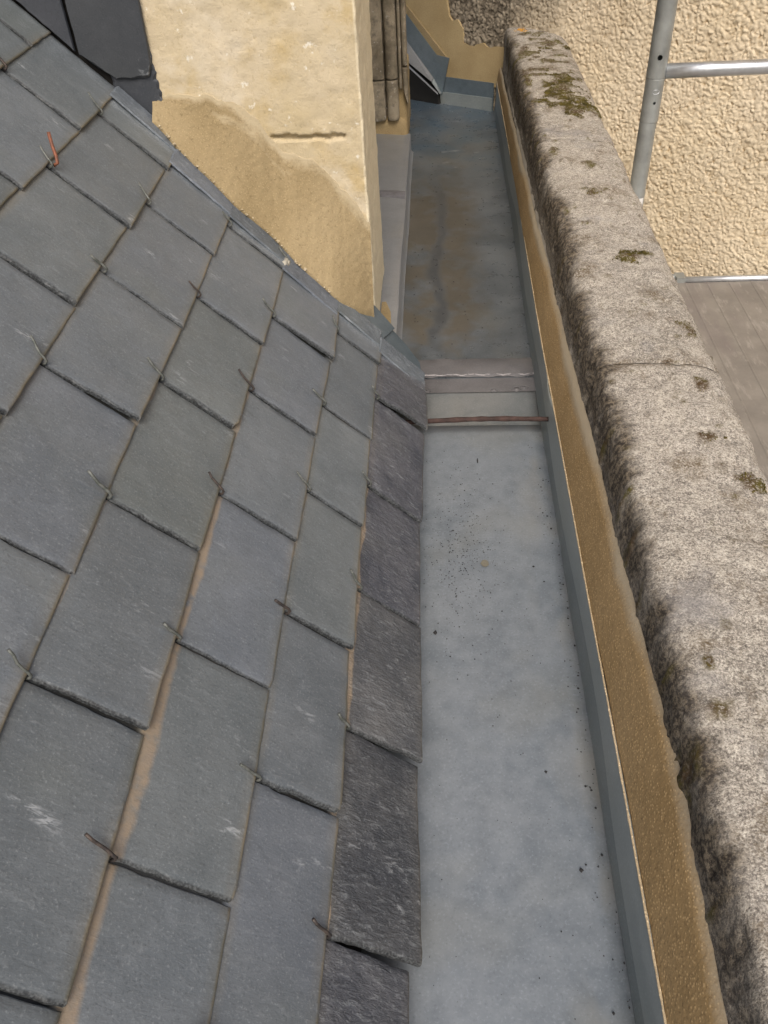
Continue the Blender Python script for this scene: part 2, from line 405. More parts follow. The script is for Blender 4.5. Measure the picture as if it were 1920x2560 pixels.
MAT_WHITE = plain('white_sticker', (.78, .78, .77), .5, 0, 20, .04, .1)
MAT_RED = plain('red_print', (.62, .06, .09), .5, 0, 20, .05, .1)
MAT_MOSS = plain('moss_olive', (.095, .075, .014), .95, 0, 60, .7, 1.0, .004)
MAT_MOSS_BROWN = plain('moss_brown', (.075, .05, .025), .95, 0, 60, .5, 1.0, .004)
MAT_LICHEN = plain('orange_lichen', (.60, .30, .02), .9, 0, 70, .35, 1.0, .003)
MAT_PALE = plain('lime_paste', (.42, .40, .34), .9, 0, 60, .2, .8, .003)
dm = M('deck_ply', .6, .35)
x, y, z = dm.xyz()
c = dm.mix(dm.mr(dm.noise(9, 5, .65), .35, .65), (.185, .17, .155), (.25, .232, .208))
c = dm.mix(dm.mr(dm.noise(40, 4, .7, dm.map((1, .25, 1))), .55, .72, 0, .5), c, (.45, .42, .38))
c = dm.mix(dm.mr(dm.noise(5, 3, .6, dm.map((2.2, .5, 1), loc=(3, 1, 0))), .5, .7, 0, .6), c, (.165, .14, .142))
dm.col(c); dm.bump(dm.noise(200, 3), .3, .001); MAT_DECK = dm.m

# ------------------------------------------------------------------ setting
g = mesh('ground', [(-60, -60, -9), (60, -60, -9), (60, 60, -9), (-60, 60, -9)], [(0, 1, 2, 3)], MAT_GROUND); tag(g, kind='structure')

# ------------------------------------------------------------------ slate roof
TH = math.radians(46); CT, ST = math.cos(TH), math.sin(TH)
XE, ZE = -.0328, .046
def RP(u, y, w=0.0): return (XE - u * CT + w * ST, y, ZE + u * ST + w * CT)
roof = empty('slate_roof', (0, 0, 0))
tag(roof, 'old grey slate roof slope with wire hooks, left of the zinc gutter', 'roof')
TAIL = [0, .114, .218, .3395, .459, .581, .7066, .829, .95, 1.072, 1.194, 1.316]
JE = [.280, .502, .712, .922, 1.150]       # even courses
JO = [.392, .609, .825, 1.028, 1.292]
JOINTS = {0: JE, 1: [.396, .608, .825, 1.028, 1.25], 2: [.276, .499, .7215, .941, 1.149, 1.33], 3: [.390, .619, .840, 1.056, 1.300],
          4: [.286, .507, .742, .961, 1.181], 5: [.421, .642, .862, 1.088, 1.310], 6: [.325, .55, .775, 1.000, 1.224], 7: [.437, .66, .88, 1.11, 1.338],
          8: [.33, .55, .77, .99, 1.21], 9: [.44, .66, .88, 1.1, 1.32], 10: [.33, .55, .77, .99, 1.21]}
FAR = {0: 1.333, 1: 1.345, 2: 1.345, 3: 1.36, 4: 1.375, 5: 1.415, 6: 1.424, 7: 1.424, 8: 1.424, 9: 1.424, 10: 1.424}
# (course, index of joint at its near side): extra lift of the near edge in metres, far edge lift
LIFT = {(0, 0): (.014, .001), (0, 1): (.013, .002), (0, 2): (.002, 0), (0, 3): (.003, .002), (0, 4): (.018, .002), (2, 4): (.010, .001), (1, 0): (.010, 0), (1, 1): (.007, 0), (4, 2): (.009, .001), (3, 0): (.009, 0)}
STAIN = {(2, -1): 1.0, (2, 0): 1.05, (2, 1): .8, (0, 0): .3, (0, 1): .55, (0, 2): .5, (1, 1): .15, (2, 2): .22, (3, 0): .16, (3, 1): .2, (2, 3): .14, (1, 4): .2, (2, 4): .16}
T = .0040; MTX = {}
Lm = .26
def make_slate(k, ya, yb, j, last=False):
    gauge = TAIL[k + 1] - TAIL[k]
    eave = k == 0
    wdt = yb - ya; yc = (ya + yb) / 2
    la = np.concatenate([[0, .0010, .004], np.linspace(.014, gauge + .02, 15), [gauge + .07, Lm]])
    eb = random.choice((.003, .004, .0055)) if not eave else .004
    lb = np.concatenate([[-wdt / 2, -wdt / 2 + eb * .45, -wdt / 2 + eb], np.linspace(-wdt / 2 + .012, wdt / 2 - .010, 11), [wdt / 2 - .0012, wdt / 2]])
    A, B = np.meshgrid(la, lb, indexing='ij')
    sd = random.randint(0, 9999)
    riv = .0011 if eave else .0004
    edge = np.zeros_like(A)
    # ragged outline
    nl = fbm(la * 70, 0 * la + sd, 0, 4, sd) * .0010 + fbm(la * 16, 0 * la + sd, 3, 2, sd) * .0004
    nr = fbm(la * 70, 0 * la + sd, 9, 4, sd + 5) * .0007 + fbm(la * 16, 0 * la + sd, 13, 2, sd) * .0004
    ntl = fbm(lb * 60, 0 * lb + sd, 5, 4, sd + 9) * (.0005 if not eave else .0011)
    fl = np.clip(1 - (B + wdt / 2) / .03, 0, 1); fr = np.clip(1 - (wdt / 2 - B) / .03, 0, 1); ft = np.clip(1 - A / .03, 0, 1)
    A2 = A + ntl[None, :] * ft; B2 = B + nl[:, None] * fl + nr[:, None] * fr
    sk = random.gauss(0, .0030); A2 = A2 + sk * (B / wdt) * ft + random.gauss(0, .0012) * ft
    if random.random() < .2:      # a chipped corner
        A2 = A2 + random.uniform(.002, .006) * np.clip(1 - A / .012, 0, 1) * np.clip(1 - (B + wdt / 2) / random.uniform(.006, .014), 0, 1)
    H = T - A * (T / .12) * .9 + fbm(A * 12, B * 12, sd, 3, sd) * riv * 1.5 + fbm(A * 90, B * 90, sd, 3, sd + 2) * riv * .5
    rough = np.abs(fbm(A * 160, B * 160, 4, 3, sd + 4))
    b0 = np.zeros_like(A)
    b0[:, 0] = .0022; b0[:, 1] = .0009; b0[:, -1] = .0010; b0[0, :] = np.maximum(b0[0, :], .0008)
    H = H - b0 * (.7 + rough)
    edge[:, 0] = 1; edge[:, 1] = .9; edge[:, 2] = .12; edge[:, -1] = .35
    tail = np.zeros_like(A); tail[0, :] = 1; tail[1, :] = .9; tail[2, :] = .22; tail[3, :] = 0
    if eave: tail *= .35
    q_ = np.abs(A - gauge); tail = np.maximum(tail, np.clip(1 - np.clip(gauge - A, 0, 1) / .008, 0, 1) * (A <= gauge + .002) * .4)
    chalk = np.zeros_like(A)
    if last: chalk = np.clip(1 - (wdt / 2 - B) / .055, 0, 1) ** .6 * (1.0 if k < 6 else .2)
    ln, lf = LIFT.get((k, j), (abs(random.gauss(0.0034, .0013)), random.uniform(-.0008, .0004)))
    tt = (B + wdt / 2) / wdt
    lift = (ln * (1 - tt) + lf * tt) * np.clip(1 - A / (gauge + .006), 0, 1) ** .6
    H = H + lift
    n, m = A.shape
    top = np.stack([A2, B2, H], -1)
    bot = np.stack([A2, B2, np.where(b0 > 0, H - T * .6, H - T)], -1)
    mb = MB(); mb.grid(top)
    o0 = len(mb.v)
    ring = [(0, q) for q in range(m)] + [(q, m - 1) for q in range(1, n)] + [(n - 1, q) for q in range(m - 2, -1, -1)] + [(q, 0) for q in range(n - 2, 0, -1)]
    mb.v += [tuple(top[r]) for r in ring] + [tuple(bot[r][:2]) + (float(top[r][2] - T),) for r in ring]
    K = len(ring)
    for q in range(K):
        p = (q + 1) % K; mb.f.append((o0 + q, o0 + p, o0 + K + p, o0 + K + q)[::-1])
    mb.f.append(tuple(o0 + K + q for q in range(K))[::-1])
    o = mb.build('slate', MAT_SLATE_EAVE if eave else MAT_SLATE, roof)
    for q, p in enumerate(o.data.polygons[: (n - 1) * (m - 1)]):
        i_, j_ = divmod(q, m - 1); p.use_smooth = (i_ > 0 and 1 < j_ < m - 2)
    at = o.data.attributes.new('edge', 'FLOAT', 'POINT')
    tr = [float(max(tail[r], .0)) for r in ring]
    at.data.foreach_set('value', list(edge.ravel().astype(float)) + [0.0 if t > .9 else 1.0 for t in tr] * 2)
    at = o.data.attributes.new('tail', 'FLOAT', 'POINT'); at.data.foreach_set('value', list(tail.ravel().astype(float)) + [1.0 if t > .9 else 0.0 for t in tr] * 2)
    at = o.data.attributes.new('chalk', 'FLOAT', 'POINT'); at.data.foreach_set('value', list(chalk.ravel().astype(float)) + [0.0] * (2 * K))
    # frame: x up-slope, y along gutter (flipped handedness handled by recalculated normals)
    O = Vector(RP(TAIL[k], yc, -T))
    mt = Matrix(((-CT, 0, ST, O.x), (0, -1, 0, O.y), (ST, 0, CT, O.z), (0, 0, 0, 1)))
    # y axis flipped so the frame stays right handed
    o.data.transform(Matrix.Diagonal((1, -1, 1, 1))); o.data.flip_normals()
    o.matrix_local = mt; MTX[o.name] = mt.copy()
    o['gauge'] = float(gauge); o['stain'] = float(STAIN.get((k, j), 0.0))
    return o
HOOK_Y = {}; SL = {}
for k in range(0, 11):
    js = JOINTS[k]; pitch = .221
    full = [js[0] - pitch * q for q in (3, 2, 1)] + js
    idx0 = -3
    for q, a in enumerate(full):
        b = full[q + 1] if q + 1 < len(full) else FAR[k]
        if b - a < .02: continue
        gap = random.uniform(.0014, .0034)
        SL.setdefault(k, []).append((a, b, make_slate(k, a + gap / 2, min(b, FAR[k]) - gap / 2, idx0 + q, b >= FAR[k] - .01)))
    HOOK_Y[k] = full
# wire hooks: at the tail of each slate, over the joint of the course below
def make_hook(u, y, seed):
    r = random.Random(seed)
    ln = r.uniform(.020, .031); ang = r.gauss(.10, .16); lift = r.uniform(.003, .008); rad = r.uniform(.0014, .0018)
    w0 = .0015
    c, s_ = math.cos(ang), math.sin(ang)
    P = [(u - .004, y, w0 - .004), (u - .0056, y, w0 - .001), (u - .0050, y + .0006, w0 + .0024), (u - .0015, y + .0006, w0 + .0042)]
    for q in (.25, .5, .75, 1.0):
        wob = r.gauss(0, .0006)
        P.append((u - .0015 + ln * q * c, y + .0006 + ln * q * s_ + wob, w0 + .0042 + lift * q ** 1.5))
    mb = MB().tube([RP(*p) for p in P], rad, 8)
    return mb.build('slate_hook', r.choices(MAT_HOOK, (6, 5, .3))[0], None, True)
def hold(h, k, y):
    for a, b, o in SL[k]:
        if a <= y < b: break
    h.parent = o; h.matrix_parent_inverse = MTX[o.name].inverted()
for k in range(1, 10):
    for y in HOOK_Y[k - 1]:
        if .0 < y < FAR[k] - .02: hold(make_hook(TAIL[k], y, int(y * 1000) + k * 977), k, y)
# bronze hook bent high on the slope
mb = MB().tube([RP(*p) for p in [(.700, 1.092, .002), (.698, 1.093, .008), (.704, 1.098, .012), (.716, 1.108, .016), (.728, 1.112, .026)]], .0023, 10)
h = mb.build('slate_hook', hook_material('hook_copper', (.27, .10, .055), (.17, .075, .05), .2), None, True); hold(h, 6, 1.1); h['label'] = 'thick bent copper coloured hook'
# boarding under the slates
v = [RP(-.002 + .05, -.6, -.022), RP(2.6, -.6, -.022), RP(2.6, 1.44, -.022), RP(.048, 1.44, -.022)]
v2 = [RP(.048, -.6, -.05), RP(2.6, -.6, -.05), RP(2.6, 1.44, -.05), RP(.048, 1.44, -.05)]
mesh('roof_boarding', v + v2, [(0, 1, 2, 3)[::-1], (4, 5, 6, 7), (0, 4, 5, 1)[::-1], (1, 5, 6, 2), (2, 6, 7, 3), (3, 7, 4, 0)], MAT_DARK, roof)
# upper, plain part of the slope (out of the picture)
mesh('upper_roof_covering', [RP(1.42, -.6, .0), RP(2.6, -.6, .0), RP(2.6, 1.424, .0), RP(1.42, 1.424, .0)], [(0, 3, 2, 1)], MAT_SLATE, roof)
# zinc soaker below the pier and the filler of lime at its foot
def plate(name, pts, w, t, mat, parent, bend=0.0):
    n = len(pts); top = [RP(u, y, w + bend * (y - 1.33)) for u, y in pts]; bot = [RP(u, y, w - t + bend * (y - 1.33)) for u, y in pts]
    return mesh(name, top + bot, [tuple(range(n)), tuple(range(n, 2 * n))[::-1]] + [(i, n + i, n + (i + 1) % n, (i + 1) % n) for i in range(n)], mat, parent)
o = plate('zinc_soaker', [(.118, 1.325), (.001, 1.325), (.011, 1.377), (.050, 1.399), (.088, 1.411), (.130, 1.428), (.150, 1.34)], -.002, .002, MAT_ZINC_BLUE, roof)
o = plate('zinc_soaker', [(.115, 1.333), (.085, 1.412), (.150, 1.435), (.19, 1.42), (.19, 1.345), (.16, 1.33)], .003, .002, MAT_ZINC_BLUE, roof)
MAT_SLATE_CUT = slate_material('slate_cut', (.105, .124, .148), (.165, .188, .215), 1.2, 1.0, (.33, .37, .41))
for k in range(0, 6):
    u0, u1 = TAIL[k] + (.004 if k else .002), TAIL[k + 1] + .006; y0, y1 = FAR[k] - (.046, .038, .050, .040, .046, .036)[k], FAR[k] + (.004, .010, .008, .010, .010, .006)[k]
    ua = np.array((-CT, 0, ST)); nn = np.array((ST, -.05, CT)); nn /= np.linalg.norm(nn); va = np.cross(nn, ua); va = va if va[1] > 0 else -va
    o = prism('cut_slate', [(0, 0), (u1 - u0, .003), (u1 - u0, y1 - y0), (0, y1 - y0 + .001)], np.array(RP(u0, y0, .0006)), ua, va, nn, .0032, MAT_SLATE_CUT, roof, .0022, .0006, .005)
    o['gauge'] = 9.0; o['stain'] = 0.0
# lime dabs at the pier foot
def dab(name, pts, mat, parent, amp=.0015, seed=1, n=7):
    """lumpy patch from centre, radii in roof frame"""
    mb = MB()
    for (u, y, ru, ry, hh) in pts:
        rings = [(0, 0)]
        V = [RP(u, y, .004 + hh)]; F = []
        m = 14
        for q in range(1, 5):
            for i in range(m):
                a = 2 * math.pi * i / m; rr = q / 4 * (1 + .3 * random.uniform(-1, 1))
                V.append(RP(u + ru * rr * math.cos(a), y + ry * rr * math.sin(a), .004 + hh * math.cos(q / 4 * 1.57) ** .6 + random.uniform(-1, 1) * amp * (q < 4) - (.006 if q == 4 else 0)))
        F += [(0, 1 + i, 1 + (i + 1) % m) for i in range(m)]
        for q in range(3):
            for i in range(m):
                j = (i + 1) % m; F.append((1 + q * m + i, 1 + (q + 1) * m + i, 1 + (q + 1) * m + j, 1 + q * m + j))
        mb.add(V, F)
    return mb.build(name, mat, parent, True)
dab('lime_filler', [(.342, 1.326, .008, .020, .0025)], MAT_PALE, roof)
dab('lime_filler', [(.205, 1.350, .028, .010, .002)], MAT_PALE, roof)

# ------------------------------------------------------------------ zinc gutter
gut = empty('zinc_box_gutter', (0.08, 1.2, 0))
tag(gut, 'grey zinc box gutter channel running between slate roof and stone parapet', 'gutter')
gut.matrix_world = Matrix.Identity(4)
def sheet(name, x0f, x1f, ys, z, mat, nx=16, amp=.0018, parent=gut, sag=0.0):
    Y = np.array(ys); P = np.zeros((len(Y), nx, 3))
    for i, yy in enumerate(Y):
        xs = np.linspace(x0f(yy), x1f(yy), nx)
        P[i, :, 0] = xs; P[i, :, 1] = yy
        P[i, :, 2] = z + fbm(xs * 5, np.full(nx, yy * 5), 2, 3, 5) * amp
    m = MB().grid(P, True); o = m.build(name, mat, parent, True)
    s = o.modifiers.new('s', 'SOLIDIFY'); s.thickness = .0012; s.offset = -1
    return o
XB = lambda y: .19 + .008 * min(1, max(0, (y - 1.35) / .8))
endY = lambda x: 3.10 - .695 * (x - .198)
sheet('gutter_floor', lambda y: -.16, lambda y: .1885 + .0015, np.linspace(-.9, 1.232, 90), .004, MAT_ZINC)
# middle sheet between the drip and the soldered lap
sheet('gutter_floor', lambda y: -.16, lambda y: XB(y), np.linspace(1.21, 1.40, 14), -.001, zinc_material('zinc_middle', (.175, .195, .205), (.24, .25, .25), rough=.5).m)
# far floor, its end cut along the skewed wall
P = np.zeros((90, 20, 3))
for j, xx in enumerate(np.linspace(-.2, .198, 20)):
    yy = np.linspace(1.392, endY(xx) + .01, 90); P[:, j, 1] = yy
    P[:, j, 0] = xx if j < 19 else np.array([XB(q) for q in yy])
    P[:, j, 2] = .003 + fbm(np.full(90, xx * 4), yy * 4, 2, 3, 5) * .0016
o = MB().grid(P, True).build('gutter_floor', MAT_ZINC_FAR, gut, True); o['label'] = 'silt stained far floor sheet'
# soldered lap: band and bead
ys = np.linspace(-.10, .196, 70)
bw = np.zeros((70, 5, 3))
for q, yy in enumerate((1.462, 1.456, 1.430, 1.402, 1.394)):
    bw[:, q, 0] = ys; bw[:, q, 1] = yy + (fbm(ys * 30, 0 * ys, q, 2, 3) * .002); bw[:, q, 2] = .0045 + (.0024 if 0 < q < 4 else 0) + fbm(ys * 60, 0 * ys + q * 9, 0, 3, 8) * .0009
sb = MB().grid(bw).build('solder_band', MAT_SOLDER, gut, True)
bd = [(x, 1.396 + .005 * abs(math.sin(x * 75)) ** .6 + .002 * random.random(), .0055) for x in np.linspace(-.09, .192, 90)]
MB().tube(bd, [.0016 + .0007 * random.random() for _ in bd], 7).build('solder_bead', plain('solder_bright', (.27, .26, .265), .45, .3, 60), sb, True)
for (x, y, rr) in ((-.028, 1.352, .0055), (.105, 1.352, .0055), (.150, 1.354, .008), (.165, 1.358, .006)):
    n = 16; mb = MB()
    mb.tube([(x + rr * math.cos(a) * 1.2, y + rr * math.sin(a), .0012) for a in np.linspace(0, 6.0 + .2, n)], .0011, 6)
    mb.tube([(x, y, -.001), (x, y, .0022)], rr * .6, 10)
    mb.build('rivet', MAT_SOLDER, gut, True)
# slightly darker lap line in front of the band
mesh('lap_strip', [(-.1, 1.345, .0008), (.193, 1.345, .0008), (.194, 1.392, .0024), (-.1, 1.392, .0024)], [(0, 1, 2, 3)], MAT_SOLDER, gut)
# upstand on the parapet side, with a folded lower band
def upst(y): return .0975 + .004 * math.sin(y * 2.3) + .0025 * float(vn(y * 4, 3.3))
YS = np.concatenate([np.linspace(-.9, 3.11, 160)])
P = np.zeros((len(YS), 6, 3))
for i, yy in enumerate(YS):
    xb = XB(yy); h = upst(yy)
    dent = -.004 * math.exp(-((yy - 1.20) / .05) ** 2)
    prof = [(xb - .0035, .0025), (xb, .0065), (xb + .001, .030), (xb + .0025 + dent * .4, .052), (xb + .002 + dent, h - .006), (xb + .0035 + dent, h)]
    for j, (a, b) in enumerate(prof): P[i, j] = (a + .0006 * math.sin(yy * 9 + j), yy, b)
o = MB().grid(P, True).build('gutter_upstand', MAT_ZINC_UP, gut, True)
s = o.modifiers.new('s', 'SOLIDIFY'); s.thickness = .0011; s.offset = 0
P2 = np.zeros((len(YS), 3, 3))
for i, yy in enumerate(YS):
    h = .044 + .006 * float(vn(yy * 2.2, 1.7)) ; 
    for j, (a, b) in enumerate([(-.0040, .0035), (-.0008, .02), (.0019, h)]): P2[i, j] = (XB(yy) + a, yy, b)
o = MB().grid(P2, True).build('gutter_upstand_fold', zinc_material('zinc_fold', (.165, .192, .20), (.205, .232, .24), rough=.45).m, gut, True)
# vertical tray side under the eaves
MB().box(-.165, -.160, -.9, 1.44, -.01, .15).build('gutter_back_board', MAT_WOOD, gut)
MB().box(-.30, .24, -.9, 3.4, -.12, -.012).build('gutter_bed', MAT_WOOD, gut)

# rusty stay rod
pts = [(x, 1.186 + .002 * math.sin(x * 14), .0495 + .001 * math.sin(x * 22)) for x in np.linspace(-.075, .197, 40)]
rod = MB().tube(pts, [.0047 + .0006 * float(vn(p[0] * 70, 2)) for p in pts], 14).build('stay_rod', MAT_RUST, None, True)
tag(rod, 'thin rusty brown iron rod spanning across the zinc gutter', 'rod')

# grit on the floor
mb = MB()
def crumb(x, y, z, r):
    V = []; 
    for d in ((1, 0, 0), (-1, 0, 0), (0, 1, 0), (0, -1, 0), (0, 0, 1)):
        k = r * random.uniform(.6, 1.3); V.append((x + d[0] * k, y + d[1] * k * random.uniform(.7, 1.5), z + d[2] * k * .7))
    mb.add(V, [(0, 2, 4), (2, 1, 4), (1, 3, 4), (3, 0, 4)])
for _ in range(150):
    y = random.uniform(.2, 1.2); x = .184 - abs(random.gauss(0, .013)); crumb(x, y, .0055, random.choice((.0005, .0006, .0008, .0009, .0011, .0017)) * (1 if random.random() < .8 else .7))
for _ in range(520):
    y = random.gauss(.90, .09); x = random.gauss(.03, .035)
    if -.03 < x < .18 and y < 1.2: crumb(x, y, .0055, random.choice((.0005, .0006, .0008, .0011)))
for _ in range(160): crumb(random.uniform(-.03, .185), random.uniform(.2, 1.2), .0055, random.choice((.0004, .0006, .0009)))
for (x, y, r) in ((.152, .40, .0028), (-.010, .735, .0036), (.140, .865, .002), (.125, .52, .0022), (.017, .90, .0020)): crumb(x, y, .006, r)
for _ in range(160):
    y = random.uniform(1.5, 3.1); crumb(random.uniform(-.08, .18), y, .0065, random.choice((.001, .0014, .002)))
gr = mb.build('grit', MAT_GRIT); tag(gr, 'dark grit and crumbs scattered on the zinc gutter floor', 'grit', kind='stuff')
mb = MB()
tag(MB().tube([(.064, 1.118 + .012 * t, .0062) for t in (0, .5, 1)], [.0008, .0013, .0006], 6).build('twig', MAT_GRIT), 'tiny dark twig lying mid gutter just before the rusty rod', 'twig')
# round mud spot
n = 24
spot = mesh('mud_spot', [(.066 + .0062 * math.cos(a) * (1 + .12 * random.uniform(-1, 1)), .872 + .0075 * math.sin(a), .0062) for a in np.linspace(0, 2 * math.pi, n, endpoint=False)] + [(.066, .872, .0068)], [(i, (i + 1) % n, n) for i in range(n)], plain('mud', (.17, .16, .125), .9))
tag(spot, 'small round olive mud spot dried on the zinc gutter floor', 'mud')

# ------------------------------------------------------------------ parapet
par = empty('parapet_wall'); tag(par, 'weathered lichen covered stone parapet with brown mortar fillet, right of the gutter', 'parapet')
prof = [(.214, .10), (.219, .150), (.222, .178), (.2243, .200), (.2268, .219), (.2300, .234), (.2355, .2445), (.245, .2495), (.265, .252), (.285, .2515), (.31, .2505), (.335, .249), (.36, .247), (.380, .2445), (.398, .240), (.411, .232), (.419, .220), (.4235, .203), (.425, .17), (.425, .10)]
pa = np.array(prof); seg = np.r_[0, np.cumsum(np.linalg.norm(np.diff(pa, axis=0), axis=1))]
NT = 92; tt = np.linspace(0, seg[-1], NT); PX = np.interp(tt, seg, pa[:, 0]); PZ = np.interp(tt, seg, pa[:, 1])
for _ in range(1): 
    PX[1:-1] = (PX[:-2] + 2 * PX[1:-1] + PX[2:]) / 4; PZ[1:-1] = (PZ[:-2] + 2 * PZ[1:-1] + PZ[2:]) / 4
tx = np.gradient(PX); tz = np.gradient(PZ); ll = np.hypot(tx, tz); NX, NZ = -tz / ll, tx / ll
MOSS = [(.335, 2.38, .055, .13, 1), (.36, 2.25, .045, .06, 1), (.29, 2.30, .03, .06, .7), (.30, 2.55, .04, .07, .9), (.27, 2.75, .045, .06, .85), (.33, 2.85, .06, .06, .9), (.36, 2.50, .03, .05, .85), (.38, 2.62, .015, .05, .7), (.25, 2.52, .01, .07, .8), (.262, 1.95, .01, .04, .8), (.31, 2.66, .05, .02, .7), (.35, 2.72, .04, .015, .7),
        (.34, 1.40, .04, .025, .8), (.372, 1.42, .01, .012, 1), (.33, 1.86, .02, .02, .6), (.31, 1.70, .02, .02, .45), (.35, .86, .025, .02, .7), (.37, 1.00, .010, .018, .8), (.30, 2.95, .06, .05, .7), (.41, .56, .02, .02, .7), (.262, .50, .006, .015, .9), (.39, .78, .02, .02, .7), (.385, 1.16, .02, .03, .5)]
def mossf(x, y):
    r = np.zeros(np.broadcast(x, y).shape)
    for (a, b, p, q, k) in MOSS: r = np.maximum(r, k * np.exp(-((x - a) / p) ** 2 - ((y - b) / q) ** 2))
    nz = fbm(x * 48, y * 40, 0, 4, 14)
    return np.clip((r * 1.25 + nz * .65 - .50) / .28, 0, 1)
def coping(y0, y1, skew=False):
    n = int((y1 - y0) / .0055); P = np.zeros((n, NT, 3)); st = np.zeros((n, NT)); ms = np.zeros((n, NT))
    for i in range(n):
        f = i / (n - 1); yy = np.full(NT, y0 + (y1 - y0) * f)
        if skew: yy = y0 + (np.minimum(endY(PX) + .02, 9) - y0) * f
        wv = fbm(PX * 6, yy * 5, PZ * 6, 3, 31) * .0022 + fbm(PX * 26, yy * 26, PZ * 26, 4, 41) * .0020 + fbm(PX * 110, yy * 110, PZ * 110, 3, 51) * .0009
        pit = np.clip(fbm(PX * 45, yy * 45, PZ * 45, 3, 77) - .45, 0, 1) * -.006
        je = min(f * (y1 - y0), (1 - f) * (y1 - y0)); jd = -.0022 * math.exp(-(je / .006) ** 2)
        ms[i] = mossf(PX, yy) * (PX < .424)
        dd = wv + pit + jd + ms[i] * (.0022 + .0016 * fbm(PX * 140, yy * 140, 0, 2, 9))
        rz = .019 * np.clip((yy - 1.8) / 1.3, 0, 1) * np.clip((PZ - .15) / .08, 0, 1)
        P[i, :, 0] = PX + NX * dd - .35 * rz; P[i, :, 1] = yy; P[i, :, 2] = PZ + NZ * dd + rz
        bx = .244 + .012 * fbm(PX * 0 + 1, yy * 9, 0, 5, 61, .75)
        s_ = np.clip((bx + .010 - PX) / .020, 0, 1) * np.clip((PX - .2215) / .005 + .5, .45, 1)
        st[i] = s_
    o = MB().grid(P).build('coping_stone', MAT_COPING, par, True)
    at = o.data.attributes.new('stain', 'FLOAT', 'POINT'); at.data.foreach_set('value', st.ravel())
    at = o.data.attributes.new('moss', 'FLOAT', 'POINT'); at.data.foreach_set('value', ms.ravel())
    return o
coping(-.55, .15); coping(.1515, 1.048); coping(1.0495, 2.02); coping(2.0215, 3.0, True)
# core of the parapet down to the ground
block('wall_core', (.218, .422, -.55, 2.95, -9, .16), .6, 0, plain('parapet_face', (.34, .31, .26), .9, 0, 12), par)
# mortar fillet
NM = 30
ytop = np.interp(YS, [-.9, .18, .4, .65, .89, 1.42, 1.9, 2.8, 3.2], [.172, .175, .195, .184, .180, .164, .158, .148, .145])
mf = []
YM = np.linspace(-.5, 3.12, 620); P = np.zeros((620, NM, 3)); ea = np.zeros((620, NM))
for i, yy in enumerate(YM):
    zt = float(np.interp(yy, YS, ytop)) + .0022 * float(fbm(yy * 5, 1.0, 0, 2, 5)) + .0010 * float(fbm(yy * 60, 2.0, 0, 2, 9))
    zb = upst(yy) - .003
    t = np.linspace(0, 1, NM); z = zb + (zt - zb) * t
    dx = (XB(yy) - .19)
    x = .1905 + dx * (1 - t) + .0022 + (z - .097) * .305
    bulge = .0035 * np.sin(np.pi * np.clip(t, 0, 1)) 
    nz = fbm(np.full(NM, yy * 14), z * 14, 0, 2, 15) * .0007 + fbm(np.full(NM, yy * 170), z * 170, 0, 2, 25) * .0003
    x = x - bulge * .4 - nz
    x += .005 * np.clip((t - .84) / .16, 0, 1) ** 2; x[0] += .003; x[0] = max(x[0], XB(yy) + .002)
    P[i, :, 0] = x; P[i, :, 1] = yy; P[i, :, 2] = z
    ea[i] = np.clip((t - .70 + .10 * fbm(yy * 6, 4.0, 0, 3, 5)) / .25, 0, 1)
lip = [(XB(yy) + .0022 , yy, upst(yy) + .0002 + .0006 * random.random()) for yy in np.linspace(-.5, 3.1, 400)]
MB().tube(lip, [.0010 + .0006 * random.random() for _ in lip], 6).build('mortar_lip', mortar_material('mortar_lip', (.46, .36, .22), (.55, .45, .3), (.25, .17, .08)), par, True)
o = MB().grid(P, True).build('mortar_fillet', MAT_MORTAR, par, True)
at = o.data.attributes.new('edge', 'FLOAT', 'POINT'); at.data.foreach_set('value', ea.ravel())
# moss cushions on the coping
def cop_pt(x, y): return float(np.interp(x, pa[4:17, 0], pa[4:17, 1])) + .019 * min(1, max(0, (y - 1.8) / 1.3))
def moss(name, spots, mat):
    mb = MB()
    for (x, y, rx, ry, cnt) in spots:
        a = rng.uniform(0, 6.28, cnt); q = np.sqrt(rng.random(cnt)) * 1.3
        PXm, PYm = x + rx * q * np.cos(a), y + ry * q * np.sin(a)
        ok = (PXm > .228) & (PXm < .418) & (PYm < endY(PXm) - .005)
        if name == 'moss': ok &= mossf(PXm, PYm) > .4
        for px, py in zip(PXm[ok], PYm[ok]):
            r = random.uniform(.0008, .0021); pz = cop_pt(px, py) + .0005
            V = [(px, py, pz + r * random.uniform(.5, 1.0))]; m = 5
            for i in range(m):
                b = 6.28 * i / m + random.random(); k = r * random.uniform(.7, 1.3); V.append((px + k * math.cos(b), py + k * math.sin(b), pz - .003 + random.uniform(0, .002)))
            mb.add(V, [(0, 1 + i, 1 + (i + 1) % m) for i in range(m)])
    return tag(mb.build(name, mat, par, False), kind='stuff')
moss('moss', [(a, b, p, q, int(2600 * k * (p * q / .0036) + 10)) for (a, b, p, q, k) in MOSS], MAT_MOSS)
moss('lichen', [(.262, 3.02, .028, .026, 1100)], MAT_LICHEN)

